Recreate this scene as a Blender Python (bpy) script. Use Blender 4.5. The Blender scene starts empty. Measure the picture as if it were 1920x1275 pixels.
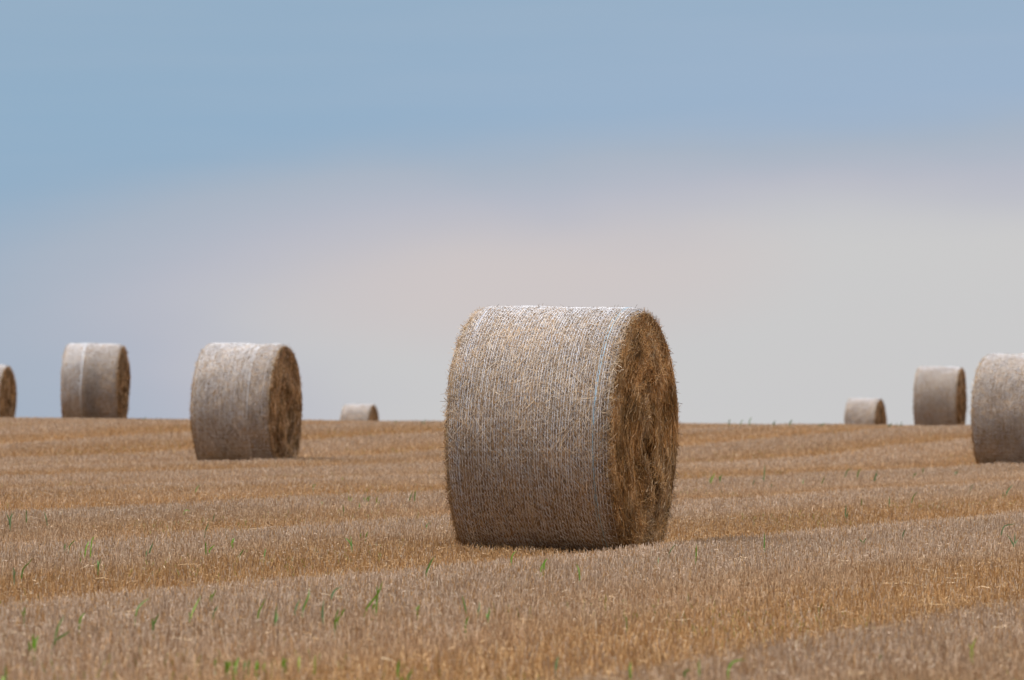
import bpy, math
import numpy as np
from mathutils import Vector

S = bpy.context.scene
COL = S.collection
rng = np.random.default_rng(11)

# ---------------------------------------------------------------- camera model
FPX, CX, HOR, UNIT, H = 13088.0, 960.0, 720.0, 50.0, 1.15   # photograph is 1920 px wide
K = 1.0 / FPX
TILT = -0.0083                                               # the field falls gently to the right

# ---------------------------------------------------------------- helpers
def vnoise(x, y, seed=0):
    x = np.asarray(x, float); y = np.asarray(y, float)
    xi = np.floor(x).astype(np.int64); yi = np.floor(y).astype(np.int64)
    fx = x - xi; fy = y - yi
    fx = fx * fx * (3 - 2 * fx); fy = fy * fy * (3 - 2 * fy)
    def h(a, b):
        n = (a * 374761393 + b * 668265263 + seed * 974711) & 0x7fffffff
        n = ((n ^ (n >> 13)) * 1274126177) & 0x7fffffff
        return ((n ^ (n >> 16)) & 0xffff) / 65535.0
    a = h(xi, yi) * (1 - fx) + h(xi + 1, yi) * fx
    b = h(xi, yi + 1) * (1 - fx) + h(xi + 1, yi + 1) * fx
    return a * (1 - fy) + b * fy

def sstep(a, b, x):
    t = np.clip((x - a) / (b - a), 0, 1)
    return t * t * (3 - 2 * t)

def make_mesh(name, V, F, C=None, smooth=False):
    """V (n,3), F (m,4) quads, C (n,3) colours"""
    me = bpy.data.meshes.new(name)
    V = np.ascontiguousarray(V, np.float32); F = np.ascontiguousarray(F, np.int32)
    n, m, k = len(V), len(F), F.shape[1]
    me.vertices.add(n); me.vertices.foreach_set("co", V.ravel())
    me.loops.add(m * k); me.loops.foreach_set("vertex_index", F.ravel())
    me.polygons.add(m)
    me.polygons.foreach_set("loop_start", np.arange(0, m * k, k, dtype=np.int32))
    me.polygons.foreach_set("loop_total", np.full(m, k, np.int32))
    if smooth:
        me.polygons.foreach_set("use_smooth", np.ones(m, bool))
    me.update(calc_edges=True)
    if C is not None:
        at = me.attributes.new("tint", 'FLOAT_COLOR', 'POINT')
        C4 = np.ones((n, 4), np.float32); C4[:, :3] = C
        at.data.foreach_set("color", C4.ravel())
    return me

def add_obj(name, me, mat, parent=None):
    o = bpy.data.objects.new(name, me); COL.objects.link(o)
    if mat: me.materials.append(mat)
    if parent: o.parent = parent
    return o

def join(parts):
    Vs, Fs, Cs, off = [], [], [], 0
    for V, F, C in parts:
        Vs.append(V); Fs.append(F + off); Cs.append(C); off += len(V)
    return np.concatenate(Vs), np.concatenate(Fs), np.concatenate(Cs)

def unit(a):
    return a / np.maximum(np.linalg.norm(a, axis=1, keepdims=True), 1e-9)

def ribbons(P, D, N, L, Wd, bend, C, tip=0.6):
    """straws: centre P, direction D, lying on surface normal N, bent outwards in the middle by -bend at ends"""
    D = unit(D); Sd = unit(np.cross(D, N)); n = len(P)
    L = L[:, None]; Wd = Wd[:, None]; bend = bend[:, None]
    a = P - D * L / 2; b = P + N * bend * 0.5; c = P + D * L / 2 - N * bend * 0.5
    V = np.stack([a - Sd * Wd / 2, a + Sd * Wd / 2, b - Sd * Wd / 2, b + Sd * Wd / 2,
                  c - Sd * Wd / 2 * tip, c + Sd * Wd / 2 * tip], 1).reshape(-1, 3)
    base = np.arange(n)[:, None] * 6
    F = np.concatenate([base + np.array([[0, 1, 3, 2]]), base + np.array([[2, 3, 5, 4]])])
    return V, F, np.repeat(C, 6, 0)

def pick(pal, n, r, jit=0.12):
    pal = np.array(pal)
    c = pal[r.integers(0, len(pal), n)]
    return np.clip(c * (1 + jit * r.standard_normal((n, 1))), 0.01, 0.9)

# ---------------------------------------------------------------- materials
def tint_mat(name, rough=0.6, spec=0.25, noise=None, trans=0.0):
    m = bpy.data.materials.new(name); m.use_nodes = True
    nt = m.node_tree; b = nt.nodes["Principled BSDF"]
    at = nt.nodes.new("ShaderNodeAttribute"); at.attribute_name = "tint"
    src = at.outputs["Color"]
    if noise:
        sc, lo, hi = noise
        tc = nt.nodes.new("ShaderNodeTexCoord")
        nz = nt.nodes.new("ShaderNodeTexNoise"); nz.inputs["Scale"].default_value = sc; nz.inputs["Detail"].default_value = 5
        mr = nt.nodes.new("ShaderNodeMapRange"); mr.inputs["From Min"].default_value = .3; mr.inputs["From Max"].default_value = .7
        mr.inputs["To Min"].default_value = lo; mr.inputs["To Max"].default_value = hi
        mx = nt.nodes.new("ShaderNodeVectorMath"); mx.operation = 'SCALE'
        nt.links.new(tc.outputs["Object"], nz.inputs["Vector"]); nt.links.new(nz.outputs["Fac"], mr.inputs["Value"])
        nt.links.new(src, mx.inputs[0]); nt.links.new(mr.outputs[0], mx.inputs["Scale"]); src = mx.outputs[0]
    nt.links.new(src, b.inputs["Base Color"])
    b.inputs["Roughness"].default_value = rough
    b.inputs["Specular IOR Level"].default_value = spec
    if trans:
        t = nt.nodes.new("ShaderNodeBsdfTranslucent"); nt.links.new(src, t.inputs["Color"])
        ms = nt.nodes.new("ShaderNodeMixShader"); ms.inputs[0].default_value = trans
        nt.links.new(b.outputs[0], ms.inputs[1]); nt.links.new(t.outputs[0], ms.inputs[2])
        nt.links.new(ms.outputs[0], nt.nodes["Material Output"].inputs["Surface"])
    return m

M_STUB = tint_mat("stubble straw", .65, .2, trans=.12)
M_STRAW = tint_mat("baled straw", .6, .25)
M_BODY = tint_mat("pressed straw", .85, .1, (38, .55, 1.35))
M_NET = tint_mat("polythene net", .45, .4)
M_LEAF = tint_mat("green leaf", .5, .35, trans=.3)
M_SOIL = tint_mat("straw litter ground", .9, .1, (9, .6, 1.3))

# ---------------------------------------------------------------- the field
PD = np.array([-2, 0, 1.0, 2.1, 2.5, 2.72, 2.84, 3.0, 3.4, 3.9, 4.14, 5.35, 5.8, 7.0, 30.0])
PZ = np.array([-.055, -.055, -.055, -.10, .125, .250, .270, .220, .08, -.06, -.21, -1.08, -1.50, -2.7, -29.0])
def _tang():
    dl = np.diff(PZ) / np.diff(PD); m = np.zeros(len(PD)); m[0] = dl[0]; m[-1] = dl[-1]
    for i in range(1, len(PD) - 1):
        a, b = dl[i - 1], dl[i]
        m[i] = 0 if a * b <= 0 else 2 * a * b / (a + b)
    return m
PM = _tang()
def profile(d):
    d = np.clip(np.asarray(d, float), PD[0], PD[-1])
    i = np.clip(np.searchsorted(PD, d, side='right') - 1, 0, len(PD) - 2)
    h = PD[i + 1] - PD[i]; t = (d - PD[i]) / h
    return (PZ[i] * (1 + 2 * t) * (1 - t) ** 2 + PM[i] * h * t * (1 - t) ** 2 + PZ[i + 1] * t * t * (3 - 2 * t) + PM[i + 1] * h * t * t * (t - 1))

ROW_A = math.radians(13.7)
edges = [26., 22., 18., 14., 10., 6., 1.9, -2.2, -6.1, -10.7, -14.36, -18.0, -21.9]
er = np.random.default_rng(5)
while edges[-1] > -420:
    edges.append(edges[-1] - 3.7 * (1 + .14 * er.standard_normal()))
EDG = np.array(edges[::-1])
AMP = np.random.default_rng(9).uniform(.6, 1.0, len(EDG))
AMP[np.searchsorted(EDG, -6.2) - 1] = 1.0
AMP[np.searchsorted(EDG, -6.0) - 1] = .35
def band(X, Y):
    """u = 0 just beyond a swath edge, 1 at the next edge further away"""
    v = X * math.cos(ROW_A) - Y * math.sin(ROW_A)
    v = v + .35 * (vnoise(X * .5, Y * .09, 3) - .5) + .12 * (vnoise(X * 2.1, Y * .5, 4) - .5)
    i = np.clip(np.searchsorted(EDG, v) - 1, 0, len(EDG) - 2)
    u = (EDG[i + 1] - v) / (EDG[i + 1] - EDG[i])
    return .42 + (u - .42) * AMP[i], i
def ground_z(X, Y):
    u, _ = band(X, Y)
    near = np.clip(1.2 - np.abs(Y) / 400, 0, 1)
    w = .045 * (sstep(0, .85, u) - sstep(.93, 1, u) - .5)
    return profile(Y / UNIT) + TILT * np.clip(X, -120, 120) + w * near
def top_h(X, Y):
    u, i = band(X, Y)
    return .055 + .032 * sstep(.0, .8, u)

# ground sheet: fine where the camera sees it, coarse to the horizon
def spaced(lst): return np.unique(np.concatenate(lst))
gy = spaced([np.linspace(-40, 18, 20), np.arange(18, 60, .35), np.arange(60, 120, .6), np.arange(120, 200, 1.), np.linspace(200, 360, 60), np.geomspace(360, 1500, 25)])
gx = spaced([-np.geomspace(22, 700, 22), np.arange(-22, 22, .28), np.geomspace(22, 700, 22)])
GX, GY = np.meshgrid(gx, gy)
GZ = ground_z(GX, GY) + .02 * (vnoise(GX * 3, GY * 3, 8) - .5)
V = np.stack([GX, GY, GZ], -1).reshape(-1, 3)
ny, nx = GX.shape
ii = (np.arange(ny - 1)[:, None] * nx + np.arange(nx - 1)[None]).ravel()
F = np.stack([ii, ii + 1, ii + 1 + nx, ii + nx], 1)
uu, _ = band(V[:, 0], V[:, 1])
p = sstep(.3, .7, uu)[:, None]
C = np.array([.27, .155, .065]) * (1 - p) + np.array([.27, .18, .115]) * p
ground = add_obj("ground", make_mesh("ground", V, F, C, True), M_SOIL); ground["kind"] = "structure"
ground["label"] = "harvested field rising to a gentle crest"

# stubble
OCH = np.array([[.48, .287, .132], [.405, .237, .102], [.55, .355, .18], [.33, .19, .083]])
PNK = np.array([[.515, .383, .282], [.44, .322, .232], [.60, .465, .355], [.35, .245, .168]])
def stems(Y0, Y1, dens, wid, sides, r):
    hw = lambda y: .0735 * y * 1.34 + 3.0
    n = int(dens * (Y1 - Y0) * (hw(Y0) + hw(Y1)))
    Y = r.uniform(Y0, Y1, n * 2); keep = r.uniform(0, hw(Y1), n * 2) < hw(Y); Y = Y[keep][:n]
    X = r.uniform(-1, 1, len(Y)) * hw(Y)
    # drill rows, 13 cm apart, jittered
    ca, sa = math.cos(ROW_A), math.sin(ROW_A)
    v = X * ca - Y * sa; w = X * sa + Y * ca
    v = np.round(v / .13) * .13 + r.normal(0, .028, len(v))
    X = v * ca + w * sa; Y = -v * sa + w * ca
    u, bi = band(X, Y)
    cl = vnoise(X * 1.7, Y * .9, 21)
    k2 = r.uniform(0, 1, len(X)) < .62 + .38 * sstep(.05, .5, u) - .35 * (cl < .22)
    k2 &= ~bale_mask(X, Y)
    X, Y, u, bi = X[k2], Y[k2], u[k2], bi[k2]
    n = len(X)
    Z = ground_z(X, Y)
    hgt = top_h(X, Y) * (1 + .14 * r.standard_normal(n)) * (.92 + .2 * vnoise(X * 1.3, Y * .6, 31))
    hgt = np.clip(hgt, .02, .15)
    var = .12 * (vnoise(X * .55, Y * .12, 41) - .5) * 2 + .08 * (vnoise(X * 3, Y * 1.2, 42) - .5) * 2
    sv = X * ca - Y * sa; sw = X * sa + Y * ca
    streak = vnoise(sv * 1.25 + 400, sw * .035, 77) - .5
    var = var + .42 * streak
    bs = .16 * np.sin(bi * 2.7)
    pf = sstep(.28, .70, u + var + bs)
    pf = np.where(r.uniform(0, 1, n) < .20, 1 - pf, pf)[:, None]
    ci = r.integers(0, 4, n)
    top = OCH[ci] * (1 - pf) + PNK[ci] * pf
    top = top * (1 + .15 * r.standard_normal((n, 1))) * (1.0 + .16 * sstep(.8, 1, u) - .10 * (1 - sstep(0, .18, u)) + .16 * streak)[:, None]
    bright = r.uniform(0, 1, n) < .012
    top[bright] = np.array([.72, .62, .48])
    grn = (r.uniform(0, 1, n) < .03 * (vnoise(X * .8, Y * .25, 55) > .6) * (u < .5))
    top[grn] = np.array([.26, .26, .05])
    top = np.clip(top, .05, .85)
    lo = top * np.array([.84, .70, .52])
    lean = r.normal(0, .22, (n, 2)); big = r.uniform(0, 1, n) < .08; lean[big] *= 3.0
    B = np.stack([X, Y, Z - .01], 1); T = np.stack([X + lean[:, 0] * hgt, Y + lean[:, 1] * hgt, Z + hgt], 1)
    yaw = r.uniform(0, 2 * np.pi, n); ww = wid * r.uniform(.7, 1.4, n)
    ks = 3
    ring = []
    for j in range(ks):
        a = yaw + j * 2 * np.pi / 3
        ring.append(np.stack([np.cos(a) * ww / 1.7, np.sin(a) * ww / 1.7, np.zeros(n)], 1))
    mid = B * .45 + T * .55
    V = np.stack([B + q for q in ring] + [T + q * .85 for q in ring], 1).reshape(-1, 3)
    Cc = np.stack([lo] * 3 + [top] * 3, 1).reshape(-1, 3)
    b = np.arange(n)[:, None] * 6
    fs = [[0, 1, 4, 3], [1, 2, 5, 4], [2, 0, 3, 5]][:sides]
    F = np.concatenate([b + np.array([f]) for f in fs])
    return V, F, Cc

# ---------------------------------------------------------------- bales: where they stand
# name-less specs: px of the middle of the barrel, distance factor, apparent turn (deg), top px
BALES = [
    dict(x=1052, d=1.00, a=15.7, top=578, n=(46000, 34000), seed=1,
         label="largest straw bale in sharp focus at the front centre, blue thread near its right rim"),
    dict(x=462, d=2.10, a=15.8, top=645, n=(16000, 9000), seed=2, seam=.73,
         label="pale bale second in size, left of the big front bale, netting seam near its end"),
    dict(x=1921, d=2.15, a=15.5, top=664, n=(16000, 6000), seed=3,
         label="bale cut off by the right edge of the picture, its end face out of view"),
    dict(x=178, d=3.00, a=9.0, top=645, n=(9000, 4500), seed=4, seam=.36, stain=True,
         label="bale on the left skyline with dark damp stain and white net stripe on its barrel"),
    dict(x=-22, d=4.14, a=16.0, top=685, n=(6000, 4000), seed=5,
         label="bale at the far left edge of which only the shaded round end shows"),
    dict(x=674, d=5.80, a=14.6, top=758, n=(5000, 3000), seed=6,
         label="smallest pale bale sunk behind the crest just left of the big front bale"),
    dict(x=1762, d=3.90, a=8.9, top=688, n=(7000, 4000), seed=7,
         label="whole upright bale on the right skyline beside the bale cut off at the edge"),
    dict(x=1622, d=5.35, a=14.0, top=747, n=(5000, 3000), seed=8,
         label="half hidden bale behind the crest on the right, left of the taller skyline bale"),
]
for b in BALES:
    Y = UNIT * b["d"]; phi = (b["x"] - CX) * K
    b["X"], b["Y"] = (b["x"] - CX) * K * Y, Y
    b["rz"] = -(math.radians(b["a"]) + phi)
    gz = float(profile(Y / UNIT) + TILT * b["X"])
    ztop = H - (b["top"] - HOR) * K * Y
    b["gz"] = gz; b["hgt"] = ztop - gz - .015
def bale_mask(X, Y):
    m = np.zeros(len(X), bool)
    for b in BALES:
        c, s = math.cos(b["rz"]), math.sin(b["rz"])
        lx = (X - b["X"]) * c + (Y - b["Y"]) * s; ly = -(X - b["X"]) * s + (Y - b["Y"]) * c
        m |= (np.abs(lx) < .60) & (np.abs(ly) < .46)
    return m

parts = [stems(19, 38, 620, .0036, 3, rng), stems(38, 62, 620, .0036, 3, rng),
         stems(62, 100, 520, .0036, 2, rng), stems(100, 165, 270, .0052, 2, rng)]
V, F, C = join(parts)
st = add_obj("stubble", make_mesh("stubble", V, F, C), M_STUB)
st["kind"] = "stuff"; st["label"] = "cut cereal stubble in ochre and pinkish swaths covering the field"

# loose straw lying among the stubble
def litter(Y0, Y1, n, r, wid):
    Y = r.uniform(Y0, Y1, n); X = r.uniform(-1, 1, n) * (.0735 * Y * 1.2 + 2)
    Z = ground_z(X, Y) + top_h(X, Y) * r.uniform(.2, .97, n)
    az = r.uniform(0, np.pi, n); el = r.normal(0, .16, n)
    D = np.stack([np.cos(az) * np.cos(el), np.sin(az) * np.cos(el), np.sin(el)], 1)
    N = unit(np.stack([r.normal(0, .5, n), r.normal(-.6, .5, n), np.ones(n)], 1))
    N = unit(N - D * np.sum(N * D, 1, keepdims=True))
    C = pick([[.56, .40, .24], [.50, .33, .17], [.60, .46, .30], [.42, .29, .17]], n, r)
    return ribbons(np.stack([X, Y, Z], 1), D, N, r.uniform(.03, .15, n), r.uniform(.7, 1.4, n) * wid, r.normal(0, .012, n), C)
V, F, C = join([litter(19, 45, 1100, rng, .0038), litter(45, 80, 700, rng, .0038), litter(80, 180, 900, rng, .0055)])
def chaff(Y0, Y1, n, r, wid):
    Y = r.uniform(Y0, Y1, n); X = r.uniform(-1, 1, n) * (.0735 * Y * 1.2 + 2)
    Z = ground_z(X, Y) + top_h(X, Y) * r.uniform(.75, 1.02, n)
    az = r.uniform(0, np.pi, n); el = r.normal(0, .5, n)
    D = np.stack([np.cos(az) * np.cos(el), np.sin(az) * np.cos(el), np.sin(el)], 1)
    N = unit(np.stack([r.normal(0, .5, n), r.normal(-.8, .5, n), r.uniform(.3, 1, n)], 1)); N = unit(N - D * np.sum(N * D, 1, keepdims=True))
    u, bi = band(X, Y); pf = sstep(.25, .7, u + .1 * r.standard_normal(n))[:, None]
    ci = r.integers(0, 4, n)
    C = (OCH[ci] * (1 - pf) + PNK[ci] * pf) * (.78 + .12 * r.standard_normal((n, 1)))
    return ribbons(np.stack([X, Y, Z], 1), D, N, r.uniform(.010, .034, n), r.uniform(.7, 1.4, n) * wid, np.zeros(n), np.clip(C, .05, .8))
Vb, Fb, Cb = join([(V, F, C), chaff(19, 45, 15000, rng, .0042), chaff(45, 90, 60000, rng, .004), chaff(90, 160, 70000, rng, .0065)])
V, F, C = Vb, Fb, Cb
li = add_obj("straw_litter", make_mesh("straw_litter", V, F, C), M_STUB)
li["kind"] = "stuff"; li["label"] = "loose pale straws lying across the stubble"

# ---------------------------------------------------------------- straw bales
def make_bale(b):
    r = np.random.default_rng(100 + b["seed"])
    t = bpy.data.objects.new("straw_bale", None); COL.objects.link(t)
    t.location = (b["X"], b["Y"], b["gz"] + .015)
    t.rotation_euler = (0, -TILT, b["rz"])
    t.empty_display_size = .3
    t["label"] = b["label"]; t["category"] = "straw bale"; t["group"] = "round straw bales on the stubble field"
    W = 1.20; R = b["hgt"] / 1.865; zc = R * .865
    far = b["d"] > 1.5
    ph = r.uniform(0, 6.28, 12)
    lk = .45 if not far else 1.0
    def lump(th, s):
        return lk * (.005 * np.sin(2 * th + ph[0] + 2 * s) + .005 * np.sin(3 * th + ph[1] - 4 * s) + .005 * np.sin(5 * th + ph[2] + 5 * s)
                + .004 * np.sin(9 * th + ph[3] + 9 * s) + .004 * np.sin(7 * th - 13 * s + ph[4]))
    def surf(th, s, off=0):
        """th angle from +y(away) over the top; s in 0..W along x; returns points"""
        e = np.minimum(s, W - s)
        rr = R + lump(th, s) - .035 * (1 - sstep(0, .11, e)) ** 2 + .008 * np.sin(np.pi * s / W) + off
        y = rr * np.cos(th) * (1 - .014 * np.sin(th)); z = rr * np.sin(th)
        fl = -.865 * R
        kk = .06
        zz = fl + kk * np.log1p(np.exp(np.clip((z - fl) / kk, -40, 40))) - kk * np.log(2) * np.exp(-((z - fl) / .25) ** 2) * 0
        zz = np.where(z > 0, z + (zz - z) * 0, zz)
        return np.stack([s - W / 2, y, np.maximum(zz - kk * .69 * sstep(-.3, -R, z), fl) + zc], -1)
    def nrm(th):
        return np.stack([np.zeros_like(th), np.cos(th), np.sin(th)], -1)
    # --- barrel: pressed straw + thousands of straws caught under the net
    nth, ns = 160, 26
    TH, SS = np.meshgrid(np.linspace(0, 2 * np.pi, nth + 1), np.linspace(0, W, ns), indexing='ij')
    V0 = surf(TH, SS).reshape(-1, 3)
    ii = (np.arange(nth)[:, None] * ns + np.arange(ns - 1)[None]).ravel()
    F0 = np.stack([ii, ii + 1, ii + 1 + ns, ii + ns], 1)
    stain = lambda th, s: np.ones_like(th)
    if b.get("stain"):
        stain = lambda th, s: 1 - .42 * np.exp(-((s / W - .55) / .13) ** 2) * sstep(2.0, 3.0, np.mod(th, 6.283)) * (.7 + .6 * vnoise(th * 5, s * 6, 9))
    c0 = np.array([.17, .115, .07]) * (.8 + .4 * vnoise(TH.ravel() * 12, SS.ravel() * 14, b["seed"]))[:, None]
    c0 = c0 * stain(TH.ravel(), SS.ravel())[:, None]
    bar = [(V0, F0, c0)]
    body = add_obj("barrel", make_mesh("barrel", V0, F0, c0, True), M_BODY, t)
    n = b["n"][0]
    th = r.uniform(0, 2 * np.pi, n); s = r.uniform(.0, W, n)
    P = surf(th, s, .002) + nrm(th) * (r.uniform(0, .0055, n) + .006 * (r.uniform(0, 1, n) < .06))[:, None]
    ang = r.normal(0, .75, n)
    T = np.stack([np.zeros(n), -np.sin(th), np.cos(th)], 1); A = np.array([[1., 0, 0]])
    D = T * np.cos(ang)[:, None] + A * np.sin(ang)[:, None]
    lift = r.normal(0, .03, n); pop = r.uniform(0, 1, n) < .02; lift[pop] += r.uniform(.1, .5, pop.sum())
    D = D + nrm(th) * lift[:, None]
    wd = (.0028 if not far else .0032 * (b["d"] * .75)) * r.uniform(.6, 1.3, n)
    C = pick([[.32, .24, .165], [.26, .185, .12], [.41, .32, .225], [.20, .125, .07], [.33, .21, .10], [.13, .082, .045], [.48, .38, .265], [.26, .155, .07]], n, r)
    C = C * np.array([1., 1., 1.06]) * (.75 + .5 * vnoise(th * 4, s * 5, b["seed"] + 60))[:, None] * stain(th, s)[:, None]
    Ln = r.uniform(.03, .15, n)
    caught = ribbons(P, D, nrm(th), Ln, wd, np.full(n, .0015), C)
    # fuzzy straws round both rims
    m = n // 26
    th = r.uniform(0, 2 * np.pi, m); sd = r.integers(0, 2, m); s = np.where(sd == 0, r.uniform(0, .03, m), W - r.uniform(0, .03, m))
    P = surf(th, s, .0); out = np.where(sd == 0, -1., 1.)[:, None] * A
    T = np.stack([np.zeros(m), -np.sin(th), np.cos(th)], 1)
    D = out * r.uniform(.1, 1, m)[:, None] + nrm(th) * r.normal(.25, .35, m)[:, None] + T * r.normal(0, .9, m)[:, None]
    fr = ribbons(P, D, unit(nrm(th) + .3 * r.standard_normal((m, 3))), r.uniform(.03, .11, m), np.full(m, wd.mean()), r.normal(.006, .006, m),
                 pick([[.42, .28, .14], [.34, .21, .10], [.50, .37, .22]], m, r))
    V, F, C = join([caught, fr])
    add_obj("caught_straw", make_mesh("caught_straw", V, F, C), M_STRAW, body)
    # --- the two ends: spiral of straw, fuzzy
    for sgn in (1, -1):
        nr = 34
        RR, TT = np.meshgrid(np.linspace(0.02, 1, nr), np.linspace(0, 2 * np.pi, nth + 1), indexing='ij')
        q = r.uniform(0, 6.28, 6)
        def disp(rad, th):
            d = .024 * np.sin(2 * th + q[0] + rad * 5) + .022 * np.sin(3 * th + q[1] - rad * 9) + .012 * np.sin(5 * th + q[2] + rad * 14)
            d = d + .012 * np.abs(np.sin(.5 * (rad * 55 + th))) - .05 * np.exp(-(rad / .16) ** 2) + .02 * (1 - rad ** 4)
            da = np.abs(np.mod(th + np.pi / 2 - .35 + np.pi, 2 * np.pi) - np.pi) * rad
            d = d - .08 * np.exp(-(da / .06) ** 2) * sstep(.02, .12, rad) * (1 - sstep(.45, .75, rad))
            return d * (1 - .8 * rad ** 6)
        def face(rad, th):
            rim = surf(th, np.full_like(th, W if sgn > 0 else 0.0))
            cen = np.array([sgn * W / 2, 0, zc * 1.0])
            pt = cen + (rim - cen) * rad[..., None]
            pt[..., 0] = sgn * (W / 2 - .004 + disp(rad, th))
            return pt
        V1 = face(RR, TT).reshape(-1, 3)
        k = nth + 1
        ii = (np.arange(nr - 1)[:, None] * k + np.arange(nth)[None]).ravel()
        F1 = np.stack([ii, ii + 1, ii + 1 + k, ii + k], 1)
        c1 = np.tile(np.array([[.13, .075, .032]]), (len(V1), 1)) * (.7 + .6 * vnoise(TT.ravel() * 20, RR.ravel() * 40, 7))[:, None]
        ef = add_obj("end_face", make_mesh("end_face", V1, F1, c1, True), M_BODY, t)
        n = b["n"][1] if sgn > 0 else b["n"][1] // 4
        rad = np.sqrt(r.uniform(0.0, 1, n)); th = r.uniform(0, 2 * np.pi, n)
        P = face(rad, th)
        Tn = np.stack([np.zeros(n), -np.sin(th), np.cos(th)], 1); Rd = nrm(th); Nx = np.tile(np.array([[sgn * 1., 0, 0]]), (n, 1))
        ang = r.normal(0, .55, n) + (r.uniform(0, 1, n) < .12) * r.normal(0, 1.2, n)
        D = Tn * np.cos(ang)[:, None] + Rd * np.sin(ang)[:, None]
        lf = np.abs(r.normal(.03, .11, n)); pp = r.uniform(0, 1, n) < .04; lf[pp] += r.uniform(.15, .7, pp.sum())
        D = D * r.choice([-1, 1], n)[:, None] + Nx * lf[:, None]
        D[:, 2] -= .12
        P = P + Nx * r.uniform(.0, .02, n)[:, None]
        wd = (  .0033 if not far else .0034 * (b["d"] * .7)) * r.uniform(.6, 1.3, n)
        C = pick([[.45, .26, .095], [.36, .20, .068], [.54, .34, .15], [.22, .115, .04], [.42, .235, .08], [.64, .47, .28], [.29, .155, .052]], n, r, .22)
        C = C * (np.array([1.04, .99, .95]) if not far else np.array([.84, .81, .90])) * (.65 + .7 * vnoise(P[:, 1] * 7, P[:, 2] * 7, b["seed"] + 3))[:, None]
        Nn = unit(Nx + .5 * r.standard_normal((n, 3)))
        V, F, C = ribbons(P, D, Nn, r.uniform(.04, .15, n), wd, r.normal(.001, .002, n), C)
        add_obj("loose_straw", make_mesh("loose_straw", V, F, C), M_STRAW, ef)
    # --- net wrap: running threads and zigzag cross threads
    nt_, seg = 56, 130
    bars = []
    pos = np.linspace(.025, W - .02, nt_) + r.normal(0, .002, nt_)
    tha = np.linspace(0, 2 * np.pi, seg + 1)
    def thread(s0, wth, off, col, wob=.003):
        s = np.clip(s0 + wob * np.sin(3 * tha + r.uniform(0, 6)) + .0012 * r.standard_normal(seg + 1), .006, W - .006); s[-1] = s[0]
        a = surf(tha, s - wth / 2, off * .3); m_ = surf(tha, s, off + .001); c = surf(tha, s + wth / 2, off * .3)
        V = np.stack([a, m_, c], 1).reshape(-1, 3)
        i = np.arange(seg)[:, None] * 3
        F = np.concatenate([i + np.array([[0, 1, 4, 3]]), i + np.array([[1, 2, 5, 4]])])
        return V, F, np.tile(np.array([col]), (len(V), 1)) * (.8 + .35 * vnoise(np.repeat(tha, 3) * 9, np.full(len(V), s0 * 30), 2))[:, None] * stain(np.repeat(tha, 3), np.repeat(s, 3))[:, None]
    for s0 in pos:
        bars.append(thread(s0, .0046 * r.uniform(.75, 1.25), .0085, [.68, .665, .695] if not far else [.66, .64, .65]))
    if b.get("seam"):
        for s0 in np.linspace(.02, b["seam"] * W, 34):
            bars.append(thread(s0, .005, .009, [.64, .62, .63]))
    zz = []
    pitch = 190
    for i in range(2 * nt_ - 3):
        i, pitch = i // 2, 170 + 50 * (i % 2)
        tq = np.linspace(0, 2 * np.pi, pitch + 1) + r.uniform(0, .03)
        sq = np.where(np.arange(pitch + 1) % 2 == 0, pos[i], pos[i + 1])
        dt = (.0011 if not far else .0009) / R
        rows = []
        for kk, of in ((0, .003), (1, .0085), (2, .003)):
            pt = surf(tq + kk * dt, sq, of); rows += [pt[:-1], pt[1:]]
        V = np.stack(rows, 1).reshape(-1, 3)
        F = np.concatenate([np.arange(pitch)[:, None] * 6 + np.array([[0, 1, 3, 2]]), np.arange(pitch)[:, None] * 6 + np.array([[2, 3, 5, 4]])])
        keep = np.tile(r.uniform(0, 1, pitch) < .85, 2)
        zz.append((V, F[keep], np.tile(np.array([[.74, .72, .74]]), (len(V), 1))))
    V, F, C = join(bars + zz)
    net = add_obj("net_wrap", make_mesh("net_wrap", V, F, C), M_NET, t)
    if b["seed"] == 1:
        e = [thread(W - .105, .007, .010, [.25, .43, .56], .006), thread(W - .117, .004, .009, [.34, .48, .58], .006)]
        V, F, C = join(e); o = add_obj("edge_thread", make_mesh("edge_thread", V, F, C), M_NET, net)
        o["label"] = "light blue marker thread near the right rim"
        e = [thread(.10, .005, .009, [.50, .54, .64], .006)]
        V, F, C = join(e); o = add_obj("edge_thread", make_mesh("edge_thread", V, F, C), M_NET, net)
        o["label"] = "pale blue marker thread near the left rim"
    if b.get("seam"):
        V, F, C = join([thread(b["seam"] * W, .018 if b.get("stain") else .008, .010, [.62, .68, .76] if b.get("stain") else [.50, .52, .56], .008)])
        o = add_obj("edge_thread", make_mesh("edge_thread", V, F, C), M_NET, net)
    return t
for b in BALES:
    make_bale(b)

# ---------------------------------------------------------------- green shoots
def ground_hit(x, y):
    """the nearest point of the stubble tops seen at photo pixel x, y"""
    Y = np.arange(22, 190, .05); X = (x - CX) * K * Y
    yy = HOR + (H - (ground_z(X, Y) + top_h(X, Y))) / (K * Y)
    ok = np.nonzero(yy <= y)[0]
    return Y[ok[0]] if len(ok) else Y[np.argmin(yy)]
SHOOTS = []
def shoot(label, tone, blades, group="green shoots in the stubble", width=.010):
    SHOOTS.append((label, tone, blades, group, width))

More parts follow.
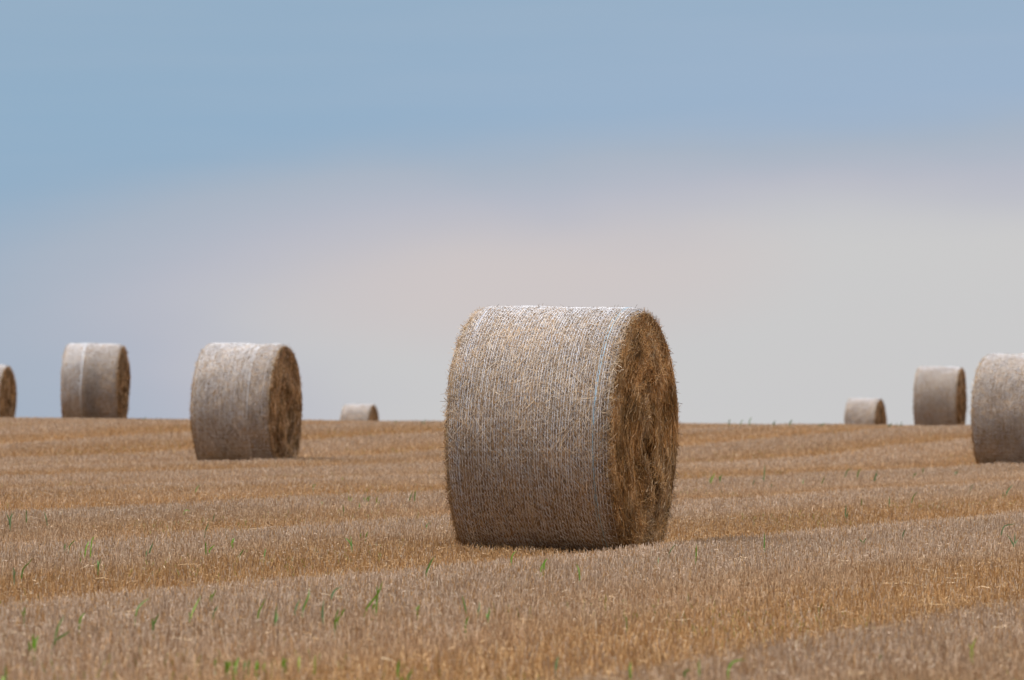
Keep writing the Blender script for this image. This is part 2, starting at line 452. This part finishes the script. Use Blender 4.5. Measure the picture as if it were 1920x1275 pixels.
# label | tone | blades as photo points, base to tip
TABLE = """
short stiff green shoot left of a bent one, near the left picture edge|t|26,1088 27,1068 24,1064;27,1080 31,1070
shoot with long blade bowed to the right, near the left picture edge|d|40,1085 43,1066 50,1060 62,1046
slim upright green shoot alone on the pinkish swath below the stained bale|d|184,1072 185,1058 189,1047;184,1060 182,1050
stubby dark green shoot on the swath edge at far left|b|46,1156 47,1136;46,1156 41,1144
tall leaning green shoot with a second low blade spread to the right|d|103,1194 110,1170 121,1154;97,1206 115,1194 132,1182
small hooked green shoot right of the tall two-bladed leaning shoot|b|149,1164 153,1154 160,1149
bright low green tuft at lower left below the tall leaning shoot|b|56,1216 55,1200;63,1207 62,1187;65,1206 71,1192
bright green shoot cut by the bottom edge at far left|b|12,1276 12,1254;5,1278 4,1268;12,1270 11,1245
green shoot whose upper blade arches right, left of a V shaped one|d|253,1160 257,1138 263,1135 270,1126 281,1122
V shaped two-bladed green shoot on the light swath edge|d|288,1174 292,1163 299,1149;287,1172 286,1158
long bright single blade leaning right on the light swath edge at left|b|357,1157 364,1140 376,1117;356,1156 355,1147
fresh three-bladed tuft just above the long bright leaning blade|b|395,1124 397,1112;396,1124 403,1109;397,1122 406,1104
dull green blade right of the long bright leaning blade|t|400,1152 404,1143 409,1135
green shoot with broad lower leaf and thin pale tip below the second bale|b|483,1163 485,1146 490,1138 499,1120
straight slender shoot between a broad-leafed one and a dark leaning one|d|515,1168 517,1148 520,1133;518,1164 519,1150
dark blade leaning right, close beside a forked shoot|t|552,1148 556,1136 563,1122
forked shoot with curved top among the row of green shoots left of front bale|d|565,1152 570,1136 577,1122 580,1112 578,1104
thin upright dark shoot right of the forked shoot|t|605,1164 604,1145 608,1122
vigorous bright shoot with two blades beside the thin upright dark shoot|b|627,1176 630,1156 636,1138;632,1162 640,1152
thin shoot with horizontal tip pointing right at the swath edge|t|620,1122 625,1110 630,1104 641,1101
S shaped tall green shoot, lower stem bowed, left of the front bale base|b|682,1148 690,1134 704,1120 711,1112 714,1098 719,1088;708,1112 707,1096;700,1136 704,1131
dark narrow blade leaning right nearest the front bale on its left|d|798,1076 804,1062 808,1052 816,1043
small bright blade at the foot of the S shaped shoot|b|640,1154 643,1146 648,1140
tiny bright leaf on brown stubble below the front bale left corner|b|781,1144 782,1138;782,1144 787,1133
slim dark shoot curving left on brown stubble below the front bale|d|874,1146 870,1130 866,1115
yellow green shoot under the slim dark curving shoot|b|873,1173 875,1162 880,1154
faint shoot right of the slim dark curving shoot|t|897,1150 899,1140 899,1128
squat green shoot on the ochre swath left of the frame middle|d|915,1160 917,1148 918,1138;914,1156 911,1150
bright upright blade at the bottom edge, left one of a pair|b|745,1262 747,1246 748,1236
bright leaning blade at the bottom edge, right one of a pair|b|763,1274 769,1262 776,1254;753,1278 756,1268
first bright leaf at left end of the low green patch near the bottom edge|b|403,1246 404,1234
broad bright green leaf in the left half of the low patch|b|427,1250 428,1236;431,1248 434,1238;425,1248 423,1238
bright leaf pair with right lean in the low green patch|b|438,1250 441,1236;442,1248 447,1232
dull leaf pair in the middle of the low green patch|d|458,1250 460,1238;466,1246 468,1234
tall bright leaf right of middle in the low green patch|b|480,1256 481,1238;483,1250 486,1240
yellowish low leaf right of the tall bright leaf in the green patch|y|494,1252 497,1242
bright broad leaf standing alone right of the low green patch|b|530,1246 532,1228;534,1244 537,1232
yellow green leaf right of the bright broad lone leaf|y|560,1242 561,1230
second yellow green upright leaf further right in the bottom row|y|590,1244 591,1226
short dark shoot upright on pale stubble left of the second bale|d|50,980 49,966 50,954
thick blue green shoot leaning left on the pale swath at left|t|89,985 86,970 83,958
wispy blue green shoot nearest the left edge on the pale swath|t|18,990 19,975 22,958;18,975 12,962;20,972 26,960
small green shoot with right leaning blade under the second bale|d|129,1025 135,1018 142,1012;121,1030 122,1018
bright two-storey green shoot with a bit of pale straw beside it|b|160,1030 164,1020 167,1014;151,1042 153,1032;172,1012 178,1005
forked shoot below the second bale on a pinkish band|t|274,1040 276,1030;280,1034 285,1024 287,1016
dark thin shoot left of a small Y shaped one under the second bale|t|383,1003 387,990 392,980
Y shaped shoot with bright leaves under the second bale|b|391,1036 395,1028 403,1021;386,1024 386,1014
flat arched blade lying over the pale swath below the second bale|b|344,960 350,955 357,959
thin upright blade right of the flat arched blade|t|400,974 403,961
dark leafy sprout close under the second bale bottom edge|d|366,924 369,915 375,908
small green sprout with two leaves left of the front bale, upper one|b|434,1020 437,1008;436,1016 440,1008
dark blade leaning right below the small two-leaved sprout|d|448,1044 453,1036 458,1029
upright dark blade right of the dark leaning blade|d|495,1044 497,1034 498,1028
short dark tick of a shoot left of the green strip|d|602,947 603,940;604,946 606,940
upright dark shoot below the left end of the green strip|d|645,961 643,944
little upright shoot below the middle of the green strip|d|674,952 674,942
first low green clump of the strip left of the front bale|y|654,940 654,928;657,940 660,932
second low green clump of the strip left of the front bale|b|687,938 690,930;690,938 694,929;684,938 681,932
third low green clump of the strip left of the front bale|y|706,938 708,930;710,946 711,938
thin paired shoot close left of the front bale middle|d|767,938 771,928 774,920;778,930 779,917
tiny leaning shoot left of the front bale lower half|d|799,987 802,982 808,980
pair of bright short blades left of the front bale lower half|b|676,1008 677,998;686,1006 690,996
thin spreading shoot with stem upright and one side blade left of the front bale|d|660,1032 659,1018 657,1004;659,1020 652,1012 646,1008
dark speck of a shoot below the gap between the second and the front bale|d|587,914 588,906;589,912 592,907
faint green dab beyond the green strip|y|641,900 643,894
faint green dab under the second bale right corner|y|436,938 437,930
fresh green tuft right of the front bale, the brightest on that side|b|1331,908 1336,896 1341,886;1333,906 1335,890;1330,906 1332,894
upright green shoot beside the brightest tuft right of the front bale|d|1349,905 1351,894 1355,889;1350,900 1348,891
small dull shoot right of the upright one beside the brightest tuft|t|1411,912 1413,903 1416,898
tall thin shoot on the ochre band right of the front bale|t|1432,902 1433,885 1434,870;1432,900 1428,896
small shoot low on the band between two thin ones|t|1446,914 1447,906
leaning dull shoot halfway between the front bale and the right edge|d|1505,908 1507,898
leaning blade with open tip left of an arched shoot on the right|d|1540,910 1543,900 1546,893
shoot with arched tip below the half hidden bale|d|1584,896 1587,884 1592,879 1598,881
short bent shoot right of the arched one below the half hidden bale|d|1607,896 1609,884 1616,878
dull tall shoot below the gap between the two skyline bales on the right|t|1638,902 1642,890 1646,880;1641,894 1646,887
leaning thin blade below the right skyline bale|d|1711,895 1716,888 1719,886
tiny upright blade below the right skyline bale|d|1730,886 1731,876
two-leaved sprout under the cut-off bale|t|1790,890 1793,882;1793,888 1797,881
dark stubby shoot on the pinkish band below the half hidden bale|d|1615,946 1616,934
pale thin shoot left of the dark stubby shoot on the right|t|1585,960 1587,945;1588,970 1590,958
greyish shoot right of the dark stubby shoot on the right|t|1667,946 1668,930
shoot with a blade bent right midway along the right field|d|1709,942 1712,930 1721,921
blue green leaning shoot below the cut-off bale|t|1818,922 1822,912 1827,906
bent faint shoot near the right picture edge below the cut-off bale|t|1886,926 1892,916 1900,909;1880,930 1882,922
thin upright shoot below a dark furrow on the right|t|1692,1010 1693,998 1697,992
two-leaf shoot spread like wings on the pale swath at right|d|1618,1018 1611,1010;1619,1016 1624,1008
large dark shoot with blade folded sharply right near the right picture edge|t|1876,1006 1879,994 1882,985 1892,984 1905,982
spreading many-bladed blue green tuft near the right picture edge|t|1900,1022 1894,1010 1886,1000;1902,1022 1903,1008 1902,998;1903,1020 1910,1010;1901,1020 1894,1012
tallest straight shoot right of the front bale base|d|1433,1030 1433,1014 1434,998
straight bright shoot just right of the front bale base|b|1305,1054 1305,1036 1306,1018
dull blade leaning right at the front bale right foot|t|1254,1038 1260,1028 1268,1020
short pale upright blade below the front bale right foot|t|1234,1058 1235,1044
hooked green shoot under the front bale, left of three|b|958,1060 959,1046 962,1038 969,1032
green shoot leaning right under the front bale, middle of three|b|1013,1069 1018,1058 1022,1050;1020,1054 1027,1047
green shoot hooked to the left under the front bale, right of three|b|1087,1090 1086,1072 1085,1066 1080,1057
small bright dab of leaf on the ochre swath below the front bale|b|1174,1168 1175,1156
bright upright leaf at the bottom edge below the front bale end face|b|1182,1264 1181,1250 1183,1240
pale green blade at the bottom edge left of the bright upright leaf|t|1042,1252 1044,1238 1048,1230
bright narrow leaf near the bottom edge right of the bright upright leaf|b|1310,1252 1311,1236
arching blade bowed over to the right at the bottom edge|b|1364,1258 1370,1244 1380,1238 1399,1237
dull flat leaf left of the arching blade at the bottom edge|d|1282,1262 1288,1256 1296,1257
yellow green upright shoot near the bottom right corner|y|1820,1226 1824,1210 1832,1196;1824,1220 1816,1206
small dull leaf left of the yellow green shoot at bottom right|d|1650,1236 1651,1226
weed stalk standing on the skyline just right of the front bale|t|1367,799 1367,788 1369,786
second thin weed stalk on the skyline right of the front bale|t|1388,799 1390,789 1394,787
thin curved weed on the skyline right of the front bale, tallest there|t|1404,799 1406,786 1410,782
forked weed on the skyline midway to the half hidden bale|t|1449,800 1451,790;1450,798 1454,788
thin weed with nodding top on the skyline left of the half hidden bale|t|1480,800 1482,790 1487,787
little dark weed tuft on the skyline left of the half hidden bale|t|1540,800 1542,793;1543,800 1546,792;1538,800 1535,794
weed tuft on the skyline close right of the half hidden bale|t|1665,801 1667,794;1668,801 1672,792
thin weeds on the skyline between the two skyline bales at right|t|1688,801 1691,790;1684,801 1681,793
small weed on the skyline just left of the front bale|t|795,795 797,786;793,795 791,789
small weed on the skyline between the smallest bale and the front bale|t|741,795 742,787
weed on the skyline between the stained bale and the second bale|t|272,789 273,781;270,789 267,784
"""
for ln in TABLE.strip().splitlines():
    lb, tone, bl = ln.split("|")
    sky_ = "skyline" in lb and "weed" in lb
    shoot(lb, tone, [[tuple(map(float, q.split(","))) for q in b_.split()] for b_ in bl.split(";")],
          "weeds along the skyline" if sky_ else "green shoots in the stubble", .011 if sky_ else .0098)


TONES = {'b': [.135, .27, .02], 'd': [.095, .19, .035], 't': [.13, .20, .095], 'y': [.28, .30, .06]}
def build_shoot(label, tone, blades, group, width):
    r = np.random.default_rng(abs(int(blades[0][0][0] * 7 + blades[0][0][1] * 13)))
    by = max(q[1] for bl in blades for q in bl)
    bx = [q for bl in blades for q in bl if q[1] == by][0][0]
    Y = ground_hit(bx, by - 2)
    X0 = (bx - CX) * K * Y; Z0 = float(ground_z(np.array([X0]), np.array([Y]))[0])
    parts = []
    wscale = max(1.0, Y / 55)
    for bl in blades:
        pts = [np.array([(x - CX) * K * Y - X0, 0, H - (y - HOR) * K * Y - Z0]) for x, y in bl]
        p0 = pts[0]
        if p0[2] > .01:
            pts = [np.array([p0[0] * .8, 0, -.005])] + pts
        pts = np.array(pts)
        # smooth resample
        t = np.linspace(0, len(pts) - 1, 9)
        q = np.stack([np.interp(t, np.arange(len(pts)), pts[:, j]) for j in range(3)], 1)
        for _ in range(1):
            q[1:-1] = .25 * q[:-2] + .5 * q[1:-1] + .25 * q[2:]
        q[:, 1] += np.linspace(0, 1, 9) ** 1.5 * r.normal(0, .03)
        w = width * wscale * r.uniform(.85, 1.15) * np.clip(np.array([.6, .8, .95, 1, 1, .95, .8, .5, .06]), 0, 1)
        dirs = np.gradient(q, axis=0)
        side = np.stack([dirs[:, 2], np.zeros(9), -dirs[:, 0]], 1); side = unit(side)
        yaw = r.uniform(-.7, .7)
        side = side * math.cos(yaw); side[:, 1] = math.sin(yaw)
        L = q - side * w[:, None] / 2; Rr = q + side * w[:, None] / 2; Mm = q + np.array([0, 1, 0]) * (w[:, None] * .22)
        V = np.stack([L, Mm, Rr], 1).reshape(-1, 3)
        i = np.arange(8)[:, None] * 3
        F = np.concatenate([i + np.array([[0, 1, 4, 3]]), i + np.array([[1, 2, 5, 4]])])
        base = np.array(TONES[tone]) * r.uniform(.85, 1.15)
        g = np.linspace(0, 1, 9)[:, None]
        c = base * (1 - g * .2) + np.array([.18, .22, .03]) * g * .2
        parts.append((V, F, np.repeat(c, 3, 0)))
    V, F, C = join(parts)
    o = add_obj("green_shoot", make_mesh("green_shoot", V, F, C, True), M_LEAF)
    o.location = (X0, Y, Z0)
    o["label"] = label; o["category"] = "shoot"; o["group"] = group
for s_ in SHOOTS:
    build_shoot(*s_)

# ---------------------------------------------------------------- sky and sun
SUN_EL, SUN_AZ = math.radians(59), math.radians(-112)      # azimuth from +Y towards +X
w = bpy.data.worlds.new("World"); S.world = w; w.use_nodes = True
nt = w.node_tree; N = nt.nodes; Lk = nt.links
bg = N["Background"]; bg.inputs["Strength"].default_value = .1
sky = N.new("ShaderNodeTexSky"); sky.sky_type = 'NISHITA'; sky.sun_disc = False
sky.sun_elevation = SUN_EL; sky.sun_rotation = SUN_AZ; sky.dust_density = 2.0
tc = N.new("ShaderNodeTexCoord"); sep = N.new("ShaderNodeSeparateXYZ"); Lk.new(tc.outputs["Generated"], sep.inputs[0])
def math_(op, a, b=None):
    n = N.new("ShaderNodeMath"); n.operation = op
    for i, v in enumerate((a, b)):
        if v is None: continue
        if isinstance(v, (int, float)): n.inputs[i].default_value = v
        else: Lk.new(v, n.inputs[i])
    return n.outputs[0]
az = math_('ARCTAN2', sep.outputs[0], sep.outputs[1]); el = math_('ARCSINE', sep.outputs[2])
cb = N.new("ShaderNodeCombineXYZ"); Lk.new(math_('MULTIPLY', az, 26), cb.inputs[0]); Lk.new(math_('MULTIPLY', el, 60), cb.inputs[1])
nz = N.new("ShaderNodeTexNoise"); nz.inputs["Scale"].default_value = 1; nz.inputs["Detail"].default_value = 2.5; nz.inputs["Roughness"].default_value = .42
Lk.new(cb.outputs[0], nz.inputs["Vector"])
nf = math_('SUBTRACT', nz.outputs["Fac"], .5)
def smooth(v, a, b, ta=0, tb=1):
    n = N.new("ShaderNodeMapRange"); n.interpolation_type = 'SMOOTHSTEP'
    for k, q in (("From Min", a), ("From Max", b), ("To Min", ta), ("To Max", tb)): n.inputs[k].default_value = q
    Lk.new(v, n.inputs["Value"]); return n.outputs[0]
def mix(f, a, b):
    n = N.new("ShaderNodeMix"); n.data_type = 'RGBA'
    if isinstance(f, float): n.inputs[0].default_value = f
    else: Lk.new(f, n.inputs[0])
    for i, c in ((6, a), (7, b)):
        if isinstance(c, tuple): n.inputs[i].default_value = (*[q * 10 for q in c], 1)
        else: Lk.new(c, n.inputs[i])
    return n.outputs[2]
e2 = math_('ADD', math_('ADD', el, math_('MULTIPLY', az, -.055)), math_('MULTIPLY', nf, .008))
a2 = math_('ADD', math_('ADD', az, math_('MULTIPLY', el, .3)), math_('MULTIPLY', nf, .03))
low = smooth(e2, .012, .041, 1, 0)
right = smooth(a2, -.085, .004, .22, 1)
pale = math_('MULTIPLY', low, right)
blue = mix(smooth(a2, -.06, .075), (.285, .435, .600), (.340, .460, .625))
blue = mix(smooth(e2, .038, .060, 0, .8), blue, (.295, .428, .580))
blue = mix(smooth(e2, -.006, .026, .60, 0), blue, (.400, .485, .580))
gl = math_('ADD', math_('POWER', math_('MULTIPLY', math_('SUBTRACT', az, -.003), 19), 2), math_('POWER', math_('MULTIPLY', math_('SUBTRACT', el, .018), 60), 2))
warm = mix(smooth(gl, 0, 1.0, 1, 0), (.632, .628, .632), (.655, .600, .598))
lilac = (.505, .520, .600)
cloud = mix(smooth(pale, 0, .3), blue, (.405, .475, .580))
cloud = mix(smooth(pale, .2, .6), cloud, lilac)
cloud = mix(smooth(pale, .45, 1), cloud, warm)
cb2 = N.new("ShaderNodeCombineXYZ"); Lk.new(math_('ADD', math_('MULTIPLY', az, 18), math_('MULTIPLY', el, -30)), cb2.inputs[0]); Lk.new(math_('MULTIPLY', el, 190), cb2.inputs[1])
nz2 = N.new("ShaderNodeTexNoise"); nz2.inputs["Scale"].default_value = 1; nz2.inputs["Detail"].default_value = 4; nz2.inputs["Roughness"].default_value = .5
Lk.new(cb2.outputs[0], nz2.inputs["Vector"])
wisp = smooth(nz2.outputs["Fac"], .35, .75, 0, .05)
cloud = mix(wisp, cloud, (.560, .570, .640))
lowsky = mix(smooth(sep.outputs[1], -.4, .3), (.10, .11, .125), (.40, .45, .52))
high = mix(smooth(el, .2, 1.1), lowsky, (2.1, 2.13, 2.2))
cloud = mix(smooth(el, .06, .2), cloud, high)
fin = mix(.92, sky.outputs[0], cloud)
Lk.new(fin, bg.inputs["Color"])

sd = bpy.data.lights.new("sun", 'SUN'); sd.energy = 3.5; sd.angle = math.radians(24); sd.color = (1, .985, .96)
so = bpy.data.objects.new("sun", sd); COL.objects.link(so)
dv = Vector((math.sin(SUN_AZ) * math.cos(SUN_EL), math.cos(SUN_AZ) * math.cos(SUN_EL), math.sin(SUN_EL)))
so.rotation_euler = dv.to_track_quat('Z', 'Y').to_euler(); so.location = (-20, 0, 30)

# ---------------------------------------------------------------- camera
cd = bpy.data.cameras.new("camera"); co = bpy.data.objects.new("camera", cd); COL.objects.link(co)
cd.sensor_width = 36; cd.lens = 36 * FPX / 1920
co.location = (0, 0, H); co.rotation_euler = (math.radians(90) + math.atan((HOR - 637.5) * K), 0, 0)
cd.clip_start = .5; cd.clip_end = 4000
cd.dof.use_dof = True; cd.dof.focus_distance = UNIT - .3; cd.dof.aperture_fstop = 7.0
S.camera = co
S.view_settings.view_transform = 'Standard'; S.view_settings.look = 'None'
S.view_settings.exposure = 0; S.view_settings.gamma = 1
S.render.engine = 'CYCLES'
S.cycles.use_denoising = True
S.cycles.max_bounces = 6; S.cycles.diffuse_bounces = 4
